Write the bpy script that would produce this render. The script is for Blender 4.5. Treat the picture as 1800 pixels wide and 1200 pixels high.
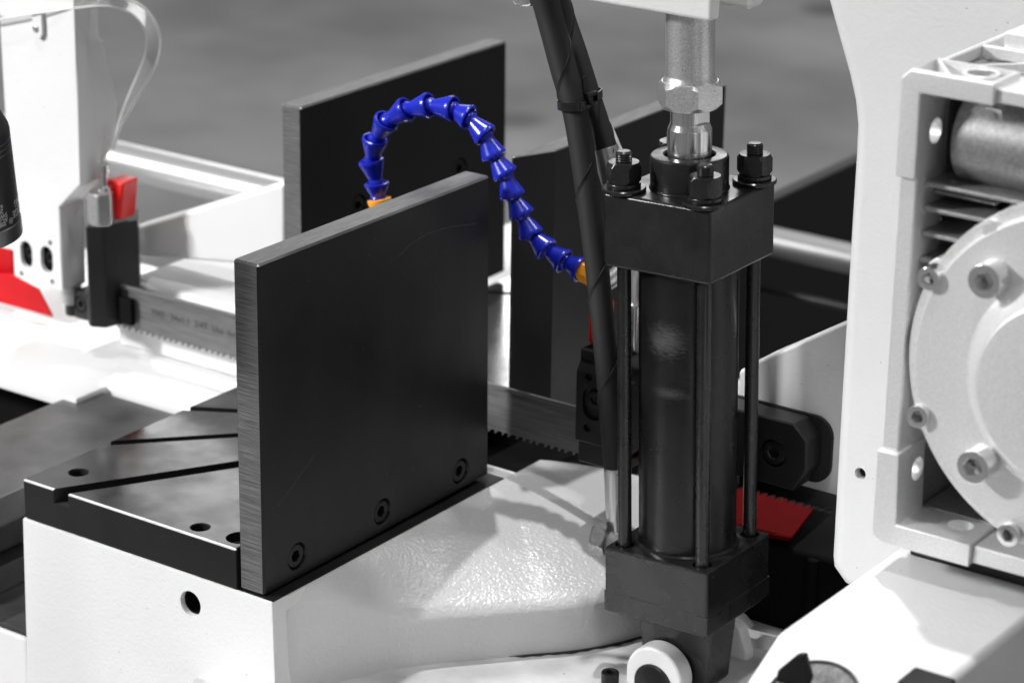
import bpy, bmesh, math, random
import numpy as np
from mathutils import Matrix, Vector, Euler
random.seed(7); rng = np.random.default_rng(7)
for o in list(bpy.data.objects): bpy.data.objects.remove(o)
S = bpy.context.scene
COL = S.collection
PI = math.pi

# ------------------------------------------------------------------ camera
FPX = 4759.9                       # focal length in pixels of an 1800 px wide frame
CF = Vector((-0.53975723, 0.76886927, -0.34278591))
CR = Vector((0.81543267, 0.57868283, 0.01399056))
CU = Vector((-0.20912123, 0.27196733, 0.93930937))
CP = Vector((0.91549163, -1.06040436, 0.66671616))
cam = bpy.data.cameras.new('camera'); co = bpy.data.objects.new('camera', cam); COL.objects.link(co)
cam.sensor_width = 36; cam.lens = 36 * FPX / 1800; cam.clip_start = .05; cam.clip_end = 100
M = Matrix.Identity(4)
for i in range(3):
    M[i][0], M[i][1], M[i][2], M[i][3] = CR[i], CU[i], -CF[i], CP[i]
co.matrix_world = M
cam.dof.use_dof = True; cam.dof.focus_distance = 1.50; cam.dof.aperture_fstop = 9.6; cam.dof.aperture_blades = 9
S.camera = co

# ------------------------------------------------------------------ world, lamps, exposure
w = bpy.data.worlds.new('World'); S.world = w; w.use_nodes = True
bg = w.node_tree.nodes['Background']; bg.inputs[0].default_value = (1, 1, 1, 1); bg.inputs[1].default_value = 0.17

def area(name, loc, target, size, power, sy=None, spread=180):
    l = bpy.data.lights.new(name, 'AREA'); l.energy = power; l.size = size; l.spread = math.radians(spread)
    if sy: l.shape = 'RECTANGLE'; l.size_y = sy
    o = bpy.data.objects.new(name, l); COL.objects.link(o); o.location = loc
    o.rotation_euler = (Vector(target) - Vector(loc)).to_track_quat('-Z', 'Y').to_euler()
    return o
area('hall_lamp', (-2.05, -2.15, 1.75), (-.35, .1, .0), .42, 14.6, spread=58)
area('hall_lamp', (-1.50, 1.75, 8.2), (.03, .2, 0), .16, 400)
area('hall_lamp', (-3.3, 4.8, 2.2), (-.1, .1, 0), 2.2, 28, 1.1)
area('hall_lamp', (.9, -2.1, 8.0), (.1, .1, .1), .5, 180)
area('hall_lamp', (1.5, 2.0, 3.6), (.1, .2, .05), .22, 24)
S.view_settings.view_transform = 'Standard'; S.view_settings.look = 'None'
S.view_settings.exposure = 0.12; S.view_settings.gamma = 1.0

# ------------------------------------------------------------------ helpers: rays, objects
def ray(x, y): return CF + CR * ((x - 900) / FPX) - CU * ((y - 600) / FPX)
def atX(x, y, v): d = ray(x, y); return CP + d * ((v - CP.x) / d.x)
def atY(x, y, v): d = ray(x, y); return CP + d * ((v - CP.y) / d.y)
def atZ(x, y, v): d = ray(x, y); return CP + d * ((v - CP.z) / d.z)
V = Vector
WM = {}                             # object name -> world matrix

def thing(name, label, cat, loc=(0, 0, 0), group=None):
    o = bpy.data.objects.new(name, None); COL.objects.link(o); o.empty_display_size = .02
    o.location = loc; WM[o.name] = Matrix.Translation(loc)
    o['label'] = label; o['category'] = cat
    if group: o['group'] = group
    return o
def link(name, me, mat, parent=None, mw=None, label=None):
    """one mesh object; mesh data in the frame mw (world if None)"""
    o = bpy.data.objects.new(name, me); COL.objects.link(o)
    if mat is not None and len(me.materials) == 0: me.materials.append(mat)
    mw = mw or Matrix.Identity(4)
    if parent is not None:
        o.parent = parent; o.matrix_local = WM[parent.name].inverted() @ mw
    else: o.matrix_local = mw
    WM[o.name] = mw
    if len(me.polygons) < 6000 and any(p.use_smooth for p in me.polygons):
        wn = o.modifiers.new('wn', 'WEIGHTED_NORMAL'); wn.keep_sharp = True; wn.weight = 60
    if label: o['label'] = label
    return o
def tag(o, label, cat, group=None, kind=None):
    if label: o['label'] = label
    if cat: o['category'] = cat
    if group: o['group'] = group
    if kind: o['kind'] = kind
    return o
def mesh(name, bm, smooth=35):
    bmesh.ops.recalc_face_normals(bm, faces=bm.faces)
    me = bpy.data.meshes.new(name); bm.to_mesh(me); bm.free()
    if smooth:
        for p in me.polygons: p.use_smooth = True
        try: me.set_sharp_from_angle(angle=math.radians(smooth))
        except Exception: pass
    return me
def part(name, bm, mat, parent=None, mw=None, smooth=35, label=None, center=True):
    me = mesh(name, bm, smooth) if isinstance(bm, bmesh.types.BMesh) else bm
    if mw is None and center and len(me.vertices):
        n = len(me.vertices); a = np.empty(n * 3); me.vertices.foreach_get('co', a); a = a.reshape(-1, 3)
        c = V((a.min(0) + a.max(0)) / 2); c.z = a[:, 2].min()
        me.transform(Matrix.Translation(-c)); mw = Matrix.Translation(c)
    return link(name, me, mat, parent, mw, label)

# ------------------------------------------------------------------ helpers: shapes
def bevel(bm, r, seg=2, ang=25):
    if r <= 0: return
    es = [e for e in bm.edges if len(e.link_faces) == 2 and e.calc_face_angle(0) > math.radians(ang)]
    bmesh.ops.bevel(bm, geom=es, offset=r, segments=seg, affect='EDGES', profile=.5, clamp_overlap=True)
def box(x0, x1, y0, y1, z0, z1, r=0., seg=2, bm=None):
    b = bmesh.new(); bmesh.ops.create_cube(b, size=1)
    for v in b.verts:
        v.co = ((x0 + x1) / 2 + v.co.x * (x1 - x0), (y0 + y1) / 2 + v.co.y * (y1 - y0), (z0 + z1) / 2 + v.co.z * (z1 - z0))
    bevel(b, r, seg)
    return join(bm, b)
def join(bm, b):
    if bm is None: return b
    t = bpy.data.meshes.new('t'); b.to_mesh(t); b.free(); bm.from_mesh(t); bpy.data.meshes.remove(t); return bm
def prism(pts, axis, a, b, r=0., seg=2, bm=None):
    """polygon of 2D points extruded along axis from a to b. axis 'Y': pts=(x,z); 'X': (y,z); 'Z': (x,y)"""
    q = bmesh.new()
    f = {'Y': lambda p, t: (p[0], t, p[1]), 'X': lambda p, t: (t, p[0], p[1]), 'Z': lambda p, t: (p[0], p[1], t)}[axis]
    A = [q.verts.new(f(p, a)) for p in pts]; B = [q.verts.new(f(p, b)) for p in pts]
    q.faces.new(A); q.faces.new(B[::-1]); n = len(pts)
    for i in range(n): q.faces.new((A[i], B[i], B[(i + 1) % n], A[(i + 1) % n]))
    bmesh.ops.recalc_face_normals(q, faces=q.faces)
    bevel(q, r, seg)
    return join(bm, q)
def hull(pts, r=0., seg=2, bm=None):
    q = bmesh.new()
    for p in pts: q.verts.new(p)
    res = bmesh.ops.convex_hull(q, input=q.verts)
    bmesh.ops.dissolve_limit(q, angle_limit=math.radians(2), verts=q.verts, edges=q.edges)
    bevel(q, r, seg); return join(bm, q)
def frame(o, z, x=None):
    z = V(z).normalized(); x = V(x) if x else (V((1, 0, 0)) if abs(z.x) < .9 else V((0, 1, 0)))
    y = z.cross(x).normalized(); x = y.cross(z)
    m = Matrix.Identity(4)
    for i in range(3): m[i][0], m[i][1], m[i][2], m[i][3] = x[i], y[i], z[i], o[i]
    return m
def lathe(prof, n=40, m=None, bm=None, cap=True):
    """prof: list of (r, z) from bottom to top about local Z"""
    q = bmesh.new(); rings = []
    for r, z in prof:
        rings.append([q.verts.new((max(r, 1e-6) * math.cos(2 * PI * k / n), max(r, 1e-6) * math.sin(2 * PI * k / n), z)) for k in range(n)])
    for a, b in zip(rings, rings[1:]):
        for k in range(n): q.faces.new((a[k], a[(k + 1) % n], b[(k + 1) % n], b[k]))
    if cap:
        q.faces.new(rings[0][::-1]); q.faces.new(rings[-1])
    if m is not None: bmesh.ops.transform(q, matrix=m, verts=q.verts)
    return join(bm, q)
def cyl(p0, p1, r, n=32, b=0., bm=None):
    p0, p1 = V(p0), V(p1); L = (p1 - p0).length
    pr = [(r, 0), (r, L)] if b <= 0 else [(r - b, 0), (r - .3 * b, .3 * b), (r, b), (r, L - b), (r - .3 * b, L - .3 * b), (r - b, L)]
    return lathe(pr, n, frame(p0, p1 - p0), bm)
def spline(pts, n):
    P = np.array([list(p) for p in pts], float); k = len(P)
    P = np.vstack([2 * P[0] - P[1], P, 2 * P[-1] - P[-2]]); out = []
    for i in range(k - 1):
        for t in np.linspace(0, 1, n, endpoint=False):
            p0, p1, p2, p3 = P[i:i + 4]
            out.append(.5 * ((2 * p1) + (-p0 + p2) * t + (2 * p0 - 5 * p1 + 4 * p2 - p3) * t * t + (-p0 + 3 * p1 - 3 * p2 + p3) * t ** 3))
    out.append(P[-2]); return np.array(out)
def tube(pts, r, n=20, bm=None, uv=True):
    q = bmesh.new(); P = [V(p) for p in pts]; m = len(P); rings = []
    R = r if callable(r) else (lambda t: r)
    t0 = (P[1] - P[0]).normalized(); u = t0.orthogonal().normalized()
    uvl = q.loops.layers.uv.new('uv'); d = 0; ds = []
    for i in range(m):
        t = (P[min(i + 1, m - 1)] - P[max(i - 1, 0)]).normalized()
        u = (u - t * u.dot(t)).normalized(); v = t.cross(u)
        if i: d += (P[i] - P[i - 1]).length
        ds.append(d)
        rr = R(i / (m - 1))
        rings.append([q.verts.new(P[i] + (u * math.cos(2 * PI * k / n) + v * math.sin(2 * PI * k / n)) * rr) for k in range(n)])
    for i in range(m - 1):
        for k in range(n):
            f = q.faces.new((rings[i][k], rings[i][(k + 1) % n], rings[i + 1][(k + 1) % n], rings[i + 1][k]))
            for l, (uu, vv) in zip(f.loops, ((k, ds[i]), (k + 1, ds[i]), (k + 1, ds[i + 1]), (k, ds[i + 1]))): l[uvl].uv = (uu / n, vv * 10)
    q.faces.new(rings[0][::-1]); q.faces.new(rings[-1])
    return join(bm, q)
def hexprism(m, af, h, b=.0008, hole=0., bm=None):
    """hex nut along local +Z, 0..h, chamfered corners"""
    q = bmesh.new(); R = af / 2 / math.cos(PI / 6); n = 48
    def hr(a): a = (a % (PI / 3)) - PI / 6; return af / 2 / math.cos(a)
    rings = []
    for z, f in ((0, 'c'), (b * .9, 'h'), (h - b * .9, 'h'), (h, 'c')):
        ring = []
        for k in range(n):
            a = 2 * PI * k / n; rad = hr(a)
            zz = z
            if f == 'c': rad = min(rad, af / 2 * .985)
            else:
                over = (rad - af / 2) / (R - af / 2)
                s = b * 1.3 * over
                zz = z + s if z < h / 2 else z - s
            ring.append(q.verts.new((rad * math.cos(a), rad * math.sin(a), zz)))
        rings.append(ring)
    for a_, b_ in zip(rings, rings[1:]):
        for k in range(n): q.faces.new((a_[k], a_[(k + 1) % n], b_[(k + 1) % n], b_[k]))
    q.faces.new(rings[0][::-1]); q.faces.new(rings[-1])
    bmesh.ops.transform(q, matrix=m, verts=q.verts); return join(bm, q)
def shcs(m, r, h, af, depth, knurl=False, bm=None):
    """socket head cap screw head, top at local z=0, outward +Z"""
    q = bmesh.new(); n = 48
    def hr(a): a = (a % (PI / 3)) - PI / 6; return af / 2 / math.cos(a)
    def ring(fn, z): return [q.verts.new((fn(2 * PI * k / n) * math.cos(2 * PI * k / n), fn(2 * PI * k / n) * math.sin(2 * PI * k / n), z)) for k in range(n)]
    b = r * .09
    kn = (lambda a: r * (1 + (.018 * math.cos(a * 24) if knurl else 0)))
    rs = [ring(kn, -h), ring(kn, -b * 1.2), ring(lambda a: r - b * .35, -b * .35), ring(lambda a: r - b, 0),
          ring(lambda a: hr(a) * 1.1, 0), ring(lambda a: hr(a), -b * .5), ring(hr, -depth), ring(lambda a: .0001, -depth * 1.15)]
    for a_, b_ in zip(rs, rs[1:]):
        for k in range(n): q.faces.new((a_[k], a_[(k + 1) % n], b_[(k + 1) % n], b_[k]))
    q.faces.new(rs[0][::-1]); q.faces.new(rs[-1])
    bmesh.ops.transform(q, matrix=m, verts=q.verts); return join(bm, q)
def cut(bm, cutters):
    """boolean difference, returns a bmesh"""
    def tmp(b, nm):
        bmesh.ops.recalc_face_normals(b, faces=b.faces)
        me = bpy.data.meshes.new(nm); b.to_mesh(me); b.free(); o = bpy.data.objects.new(nm, me); COL.objects.link(o); return o
    A = tmp(bm, 'tmp_a'); Bs = [tmp(c, 'tmp_b') for c in cutters]
    for B in Bs:
        md = A.modifiers.new('b', 'BOOLEAN'); md.operation = 'DIFFERENCE'; md.solver = 'EXACT'; md.object = B
    dg = bpy.context.evaluated_depsgraph_get(); dg.update()
    me = bpy.data.meshes.new_from_object(A.evaluated_get(dg))
    q = bmesh.new(); q.from_mesh(me)
    bpy.data.meshes.remove(me)
    for o in [A] + Bs:
        d = o.data; bpy.data.objects.remove(o); bpy.data.meshes.remove(d)
    return q
def text_mesh(s, size, m, depth=.0002, sx=1., align='LEFT'):
    c = bpy.data.curves.new('t', 'FONT'); c.body = s; c.size = size; c.extrude = depth; c.align_x = align; c.resolution_u = 3
    o = bpy.data.objects.new('t', c); COL.objects.link(o)
    dg = bpy.context.evaluated_depsgraph_get(); dg.update()
    me = bpy.data.meshes.new_from_object(o.evaluated_get(dg)); bpy.data.objects.remove(o); bpy.data.curves.remove(c)
    me.materials.clear()
    me.transform(m @ Matrix.Diagonal((sx, 1, 1, 1))); return me

# ------------------------------------------------------------------ materials
def mat(name, col, rough=.5, metal=0., spec=.5, bump=None, mottle=None, speck=None, scr=None, trans=0., coat=0., streak=None, rvar=None, dust=None):
    m = bpy.data.materials.new(name); m.use_nodes = True; nt = m.node_tree; N = nt.nodes; L = nt.links
    p = N['Principled BSDF']; c = (col, col, col, 1) if isinstance(col, (int, float)) else (*col, 1)
    p.inputs['Base Color'].default_value = c; p.inputs['Roughness'].default_value = rough; p.inputs['Metallic'].default_value = metal
    p.inputs['Specular IOR Level'].default_value = spec
    if trans: p.inputs['Transmission Weight'].default_value = trans
    if coat: p.inputs['Coat Weight'].default_value = coat; p.inputs['Coat Roughness'].default_value = .1
    tc = N.new('ShaderNodeTexCoord'); geo = N.new('ShaderNodeNewGeometry'); pos = geo.outputs['Position']
    def noise(scale, det=3, vec=None, rgh=.55):
        n = N.new('ShaderNodeTexNoise'); n.inputs['Scale'].default_value = scale; n.inputs['Detail'].default_value = det; n.inputs['Roughness'].default_value = rgh
        L.new(vec or pos, n.inputs['Vector']); return n.outputs['Fac']
    def ramp(f, a, b, lo=0., hi=1.):
        r = N.new('ShaderNodeMapRange'); r.inputs[1].default_value = a; r.inputs[2].default_value = b; r.inputs[3].default_value = lo; r.inputs[4].default_value = hi
        L.new(f, r.inputs[0]); return r.outputs[0]
    def mixc(f, a, b):
        x = N.new('ShaderNodeMix'); x.data_type = 'RGBA'
        L.new(f, x.inputs[0])
        for s, k in ((a, 6), (b, 7)):
            if isinstance(s, (tuple, list)): x.inputs[k].default_value = s
            else: L.new(s, x.inputs[k])
        return x.outputs[2]
    def scaled(v):
        mp = N.new('ShaderNodeMapping'); mp.inputs['Scale'].default_value = v; L.new(pos, mp.inputs['Vector']); return mp.outputs[0]
    cur = c
    if mottle:                       # (scale, amount, [lo, hi])
        sc, am = mottle[:2]; k = ramp(noise(sc, 5), *(mottle[2:4] if len(mottle) > 2 else (.3, .7)))
        cur = mixc(k, tuple(x * (1 - am) for x in c[:3]) + (1,), tuple(min(1, x * (1 + am)) for x in c[:3]) + (1,))
    if streak:                       # (scale vec, lo colour, hi colour)
        k = ramp(noise(1, 4, scaled(streak[0]), .7), .3, .7); cur = mixc(k, (streak[1],) * 3 + (1,), (streak[2],) * 3 + (1,))
    if speck:                        # list of (voronoi scale, radius, colour, density)
        for sc, rad, sv, dens in speck:
            vo = N.new('ShaderNodeTexVoronoi'); vo.inputs['Scale'].default_value = sc; L.new(pos, vo.inputs['Vector'])
            k1 = ramp(vo.outputs['Distance'], rad, rad * .6)
            sep = N.new('ShaderNodeSeparateColor'); L.new(vo.outputs['Color'], sep.inputs[0])
            k2 = ramp(sep.outputs[0], 1 - dens, 1 - dens + .01)
            mm = N.new('ShaderNodeMath'); mm.operation = 'MULTIPLY'; L.new(k1, mm.inputs[0]); L.new(k2, mm.inputs[1])
            cur = mixc(mm.outputs[0], cur, (sv, sv, sv, 1))
    if not isinstance(cur, tuple): L.new(cur, p.inputs['Base Color'])
    if rvar: L.new(ramp(noise(rvar[0], 5), .35, .65, rvar[1], rvar[2]), p.inputs['Roughness'])
    if bump:                         # list of (scale, strength, distance, detail)
        prev = None
        for bb in bump:
            sc, st, di = bb[:3]; det = bb[3] if len(bb) > 3 else 3
            bn = N.new('ShaderNodeBump'); bn.inputs['Strength'].default_value = st; bn.inputs['Distance'].default_value = di
            f = noise(1, det, scaled(sc)) if isinstance(sc, tuple) else noise(sc, det)
            L.new(f, bn.inputs['Height'])
            if prev is not None: L.new(prev, bn.inputs['Normal'])
            prev = bn.outputs[0]
        L.new(prev, p.inputs['Normal'])
    m['_'] = 0
    return m
WHITE = mat('white_paint', .76, .34, bump=[(420, .35, .0006, 3), (60, .2, .0012)], mottle=(9, .03), speck=[(170, .07, .14, .22), (420, .07, .3, .10)])
WHITE2 = mat('white_paint_plain', .76, .5, bump=[(300, .15, .0004)], mottle=(8, .03))
BLACKOX = mat('black_oxide_plate', .014, .42, spec=.32, bump=[(900, .06, .0003)], mottle=(14, .25), speck=[(330, .06, .25, .05), (120, .035, .35, .06), (900, .2, .03, .12)], rvar=(18, .36, .5))
PLATEB = mat('milled_black_plate', .015, .5, spec=.25, bump=[((160, 260, -260), .25, .0004, 2)], mottle=(12, .2))
GROUND = mat('sawn_steel_edge', .3, .45, .65, streak=((45, 45, 2400), .05, .33), bump=[((60, 60, 2600), .5, .0003)])
BARE = mat('bare_chamfer', .75, .4, .6, bump=[(1500, .6, .0004)])
GROUNDTOP = mat('ground_steel_top', .13, .5, .6, streak=((500, 60, 500), .09, .17), bump=[(900, .15, .0003)], speck=[(330, .1, .06, .15)])
SLABTOP = mat('oiled_black_table', .03, .2, .85, spec=.6, speck=[(420, .16, .004, .16), (170, .10, .004, .06)], mottle=(20, .25), rvar=(25, .12, .26), bump=[(500, .03, .0002)])
STEELROUGH = mat('scaled_steel_bar', .14, .4, .8, mottle=(30, .25), rvar=(20, .3, .5), bump=[(200, .1, .0003)])
BLACKPAINT = mat('black_gloss_paint', .012, .26, spec=.5, bump=[(260, .10, .0006), (60, .1, .001)], mottle=(60, .3), speck=[(400, .05, .3, .012)], rvar=(50, .18, .34))
BLACKSTEEL = mat('black_guide_steel', .010, .42, spec=.35, bump=[(500, .08, .0003)], speck=[(420, .10, .25, .05)], mottle=(40, .3))
BLACKMATT = mat('black_matt', .008, .6)
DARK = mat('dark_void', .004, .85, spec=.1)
CHROME = mat('chromed_rod', .85, .2, .97, streak=((900, 900, 25), .5, .98), bump=[((900, 900, 40), .08, .0002)], speck=[(260, .12, .15, .06)])
ZINC = mat('zinc_cast_coupling', .70, .36, .85, mottle=(900, .16, .35, .65), speck=[(520, .2, .12, .12)], bump=[(500, .3, .0004), (90, .1, .0006)])
STEEL = mat('bright_steel', .60, .33, .85, streak=((300, 300, 20), .45, .75))
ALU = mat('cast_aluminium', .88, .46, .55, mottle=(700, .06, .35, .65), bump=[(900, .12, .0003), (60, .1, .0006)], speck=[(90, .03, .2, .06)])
ALUSHADE = mat('shaded_aluminium', .36, .42, .6, mottle=(500, .15, .35, .65), bump=[(700, .2, .0004)], speck=[(90, .03, .15, .06)])  # cast aluminium darkened to paint in the shade inside the gearbox
SCREW = mat('zinc_screw', .80, .15, .9, bump=[(600, .15, .0002)])
BLADE = mat('blade_steel', .2, .45, .45, streak=((25, 25, 500), .10, .19), bump=[((40, 40, 700), .1, .0002)])
PRINT = mat('dark_print', .03, .6)
ENGRAVE = mat('engraved_silver', .55, .4, .3)
BLUE = mat('blue_plastic', (.008, .018, .42), .24, spec=.55, bump=[(400, .03, .0003)])
ORANGE = mat('orange_plastic', (1, .40, .015), .3)
RED = mat('red_plastic', (.8, .006, .004), .3, coat=.3)
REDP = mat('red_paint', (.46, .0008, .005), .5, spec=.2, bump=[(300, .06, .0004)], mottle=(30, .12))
ANOD = mat('black_anodised', .012, .4, bump=[(1500, .1, .0002)], mottle=(60, .15))
ANODTEX = mat('black_grip', .02, .6, bump=[(700, .8, .0006)])
FLOORM = mat('concrete_floor', .235, .75, spec=.2, mottle=(1.7, .30), speck=[(2.2, .22, .13, .35)], bump=[(20, .05, .004)])
CLEAR = bpy.data.materials.new('clear_vinyl'); CLEAR.use_nodes = True
def _clear():
    nt = CLEAR.node_tree; N = nt.nodes; L = nt.links; out = N['Material Output']
    tr = N.new('ShaderNodeBsdfTransparent'); tr.inputs[0].default_value = (.95, .95, .95, 1)
    gl = N.new('ShaderNodeBsdfGlossy'); gl.inputs['Roughness'].default_value = .12; gl.inputs[0].default_value = (1, 1, 1, 1)
    df = N.new('ShaderNodeBsdfDiffuse'); df.inputs[0].default_value = (.85, .85, .85, 1)
    lw = N.new('ShaderNodeLayerWeight'); lw.inputs[0].default_value = .12
    m1 = N.new('ShaderNodeMixShader'); m2 = N.new('ShaderNodeMixShader'); m2.inputs[0].default_value = .2
    L.new(lw.outputs['Fresnel'], m1.inputs[0]); L.new(tr.outputs[0], m1.inputs[1]); L.new(gl.outputs[0], m1.inputs[2])
    mr = N.new('ShaderNodeMapRange'); mr.inputs[1].default_value = .45; mr.inputs[2].default_value = 1.; mr.inputs[3].default_value = .17; mr.inputs[4].default_value = 1.0
    L.new(lw.outputs['Facing'], mr.inputs[0]); L.new(mr.outputs[0], m2.inputs[0])
    L.new(m1.outputs[0], m2.inputs[1]); L.new(df.outputs[0], m2.inputs[2]); L.new(m2.outputs[0], out.inputs[0])
_clear()
def hosemat():
    m = mat('woven_hose_sleeve', .018, .62, spec=.35, speck=[(500, .05, .22, .05)])
    nt = m.node_tree; N = nt.nodes; L = nt.links; p = N['Principled BSDF']
    uv = N.new('ShaderNodeUVMap'); wv = N.new('ShaderNodeTexWave'); wv.bands_direction = 'Y'; wv.inputs['Scale'].default_value = 62; wv.inputs['Distortion'].default_value = .6
    b = N.new('ShaderNodeBump'); b.inputs['Strength'].default_value = .45; b.inputs['Distance'].default_value = .0004
    L.new(uv.outputs[0], wv.inputs['Vector']); L.new(wv.outputs['Fac'], b.inputs['Height']); L.new(b.outputs[0], p.inputs['Normal'])
    return m
HOSE = hosemat()

# ------------------------------------------------------------------ setting
f = link('floor', mesh('floor', box(-14, 6, -4, 16, -.95, -.9), 0), FLOORM); f['kind'] = 'structure'

# white machine bed (behind the blade, and the low front body left of the turntable)
bed = thing('machine_bed', 'white painted cast bed of the saw behind and below the blade', 'machine bed', (-.45, .4, -.4))
part('bed_top', prism([(-.62, .164), (-.3026, .164), (-.3026, .1945), (-.192, .1945), (-.192, .70), (-.30, .70), (-.30, .405), (-.62, .405)], 'Z', -.010, 0, .002, 2), WHITE2, bed)
part('bed_body', box(-.62, -.195, .22, .40, -.4, -.0115), WHITE2, bed)
part('bed_foot', box(-.62, -.195, .003, .20, -.4, -.0835, .003), WHITE, bed)
part('machined_ledge', box(-.248, -.195, .004, .19, -.083, -.0795, .0006), STEELROUGH, bed)
part('ledge_step', box(-.62, -.2485, .0045, .19, -.083, -.062, .002), STEELROUGH, bed)
part('guide_rail', box(-.300, -.262, .0065, .21, -.0615, -.03, .002), STEELROUGH, bed)
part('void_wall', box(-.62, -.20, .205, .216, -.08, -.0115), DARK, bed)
gp = link('feed_bar', mesh('feed_bar', box(-.3174, -.228, .005, .1915, -.024, -.0035, .0025, 2), 30), STEELROUGH)
gp.data.transform(Matrix.Identity(4)); tag(gp, 'flat blurred steel bar with brushed top left of the slotted black table', 'steel bar')

# ------------------------------------------------------------------ turntable casting
tt = thing('turntable_casting', 'white textured casting with round domed side under the black table and jaw plate', 'casting', (-.05, .15, -.12))
tt_box = hull([(-.1895, 0, 0), (-.1925, -.001, -.14), (.0077, 0, 0), (.0120, -.001, -.14), (-.1895, .24, 0), (-.1925, .24, -.14), (.0077, .24, 0), (.012, .24, -.14)], .0013, 2)
tt_box = cut(tt_box, [cyl((-.0543, -.01, -.0182), (-.0543, .030, -.0182), .0079, 40)])
part('block', tt_box, WHITE, tt)
part('drilled_hole', lathe([(.0078, 0), (.0078, .026)], 36, frame((-.0543, .0295, -.0182), (0, -1, 0)), cap=False), BLACKSTEEL, tt)
# dome
piv = V((-.01, .25, 0))
def dome():
    q = bmesh.new(); n = 72
    # base outline: fillet from the block then the circle about the pivot
    base = [(.0095, .012), (.0105, .0225), (.0160, .0350), (.0255, .0560), (.0357, .0762), (.0540, .1010), (.0749, .1245), (.0905, .1425)]
    for a in np.radians(np.linspace(-43, 42, 26)): base.append((piv.x + .147 * math.cos(a), piv.y + .147 * math.sin(a)))
    B = spline([(x, y, 0) for x, y in base], 4); rows = []
    for i, p in enumerate(B):
        u = i / (len(B) - 1); nx = B[min(i + 1, len(B) - 1)] - B[max(i - 1, 0)]; nn = V((nx[1], -nx[0], 0)).normalized()
        s = min(1, max(0, (p[1] - .026) / .075)); s = s * s * (3 - 2 * s)
        zc = -.004 - s * .0275                      # height of the crease
        inn = V((p[0], p[1], 0)) - nn * .004
        sx, sy = .0079, p[1] * .9 + .02
        ph = math.atan2(p[1] - piv.y, p[0] - piv.x)
        ty = piv.y + .0179 * math.tan(ph) if p[1] > .1425 else float(np.interp(p[1], [.012, .035, .0562, .0762, .101, .1245, .1425], [.014, .046, .086, .126, .171, .2065, .2333]))
        top = V((sx, ty, -.0002))
        pb = V((p[0], p[1], -.064)); out = [V((p[0] + nn.x * .001, p[1] + nn.y * .001, -.075)), pb]
        pc = V((inn.x, inn.y, zc)); lip = V((p[0] - nn.x * .0012, p[1] - nn.y * .0012, zc - .006))
        far = pc.lerp(top, .12)
        for t in np.linspace(0, .8, 4): out.append(pb.lerp(lip, float(t)))
        out[1] = pb
        for t in np.linspace(0, 1, 8):
            t = float(t); out.append(lip * (1 - t) ** 2 + pc * 2 * t * (1 - t) + far * t * t)
        for t in np.linspace(.12, 1, 12):
            v = far.lerp(top, float(t)); v.z += .0036 * s * 4 * float(t) * (1 - float(t)); out.append(v)
        rows.append([q.verts.new(v) for v in out])
    for a, b in zip(rows, rows[1:]):
        for k in range(len(a) - 1): q.faces.new((a[k], b[k], b[k + 1], a[k + 1]))
    bmesh.ops.remove_doubles(q, verts=q.verts, dist=1e-6)
    return q
DOMEM = mat('white_gloss_casting', .66, .2, spec=.7, bump=[(420, .75, .0007, 3), (70, .25, .0016)], mottle=(9, .03), speck=[(150, .05, .12, .06)])
part('domed_side', dome(), DOMEM, tt, smooth=60)
part('machined_top', box(-.187, .0072, .0015, .2270, -.002, .0004), BLACKOX, tt)
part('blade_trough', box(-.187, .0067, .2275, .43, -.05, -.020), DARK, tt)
bp = thing('base_plate', 'white grimy base surface toned down for shade, with dark seam under the turntable dome', 'base plate', (.1, .1, -.2))
part('plate', box(-.05, .55, -.15, .62, -.14, -.0645), mat('grimy_shaded_white', .56, .45, mottle=(26, .22), speck=[(150, .12, .1, .25), (60, .10, .15, .12)], bump=[(200, .3, .0008)]), bp)  # grime specks, and a darker paint standing in for shadow by the dome
def seam():
    q = bmesh.new(); R0, R1 = .1467, .1497; pr = None
    for i, a in enumerate(np.radians(np.linspace(-62, 30, 90))):
        j = .0006 * math.sin(i * 1.7) + .0005 * math.sin(i * .61)
        c = (math.cos(a), math.sin(a)); x = [q.verts.new((piv.x + (R + j * k) * c[0], piv.y + (R + j * k) * c[1], z)) for R, z, k in ((R0, -.0640, 0), (R1, -.0640, 1), (R1, -.0646, 1))]
        if pr: q.faces.new((pr[0], x[0], x[1], pr[1])); q.faces.new((pr[1], x[1], x[2], pr[2]))
        pr = x
    return q
part('seam', seam(), BLACKMATT, bp)

# black slotted table on the casting
tb = thing('slotted_table', 'black oiled steel table with diagonal mitre slots in front of the blade', 'table', (-.1, .1, 0))
def slotbox(p, q, wv):
    p, q = V((*p, 0)), V((*q, 0)); d = (q - p).normalized(); n = V((d.y, -d.x, 0))
    a = p - d * .03; b = q + d * .12; zs = (.017, .06)
    return hull([(v.x, v.y, z) for v in (a, b, a + n * wv, b + n * wv) for z in zs])
slab = box(-.1876, -.0190, .0003, .2265, .0006, .026, .0012, 2)
slab = cut(slab, [slotbox((-.1617, .0012), (-.1034, .1006), .0105), slotbox((-.1874, .0768), (-.133, .1349), .0072), slotbox((-.1872, .1508), (-.1621, .1650), .0072),
   cyl((-.168, .0279, .005), (-.168, .0279, .05), .0059, 36), cyl((-.168, .0279, .0255), (-.168, .0279, .03), .0066, 36),
   cyl((-.0553, .0112, .008), (-.0553, .0112, .05), .0056, 36), cyl((-.0553, .0112, .0255), (-.0553, .0112, .03), .0062, 36),
   cyl((-.0270, .0140, .012), (-.0270, .0140, .05), .0086, 36)])
me = mesh('slab', slab, 30); me.materials.append(BLACKOX); me.materials.append(SLABTOP); me.materials.append(BARE)
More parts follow.
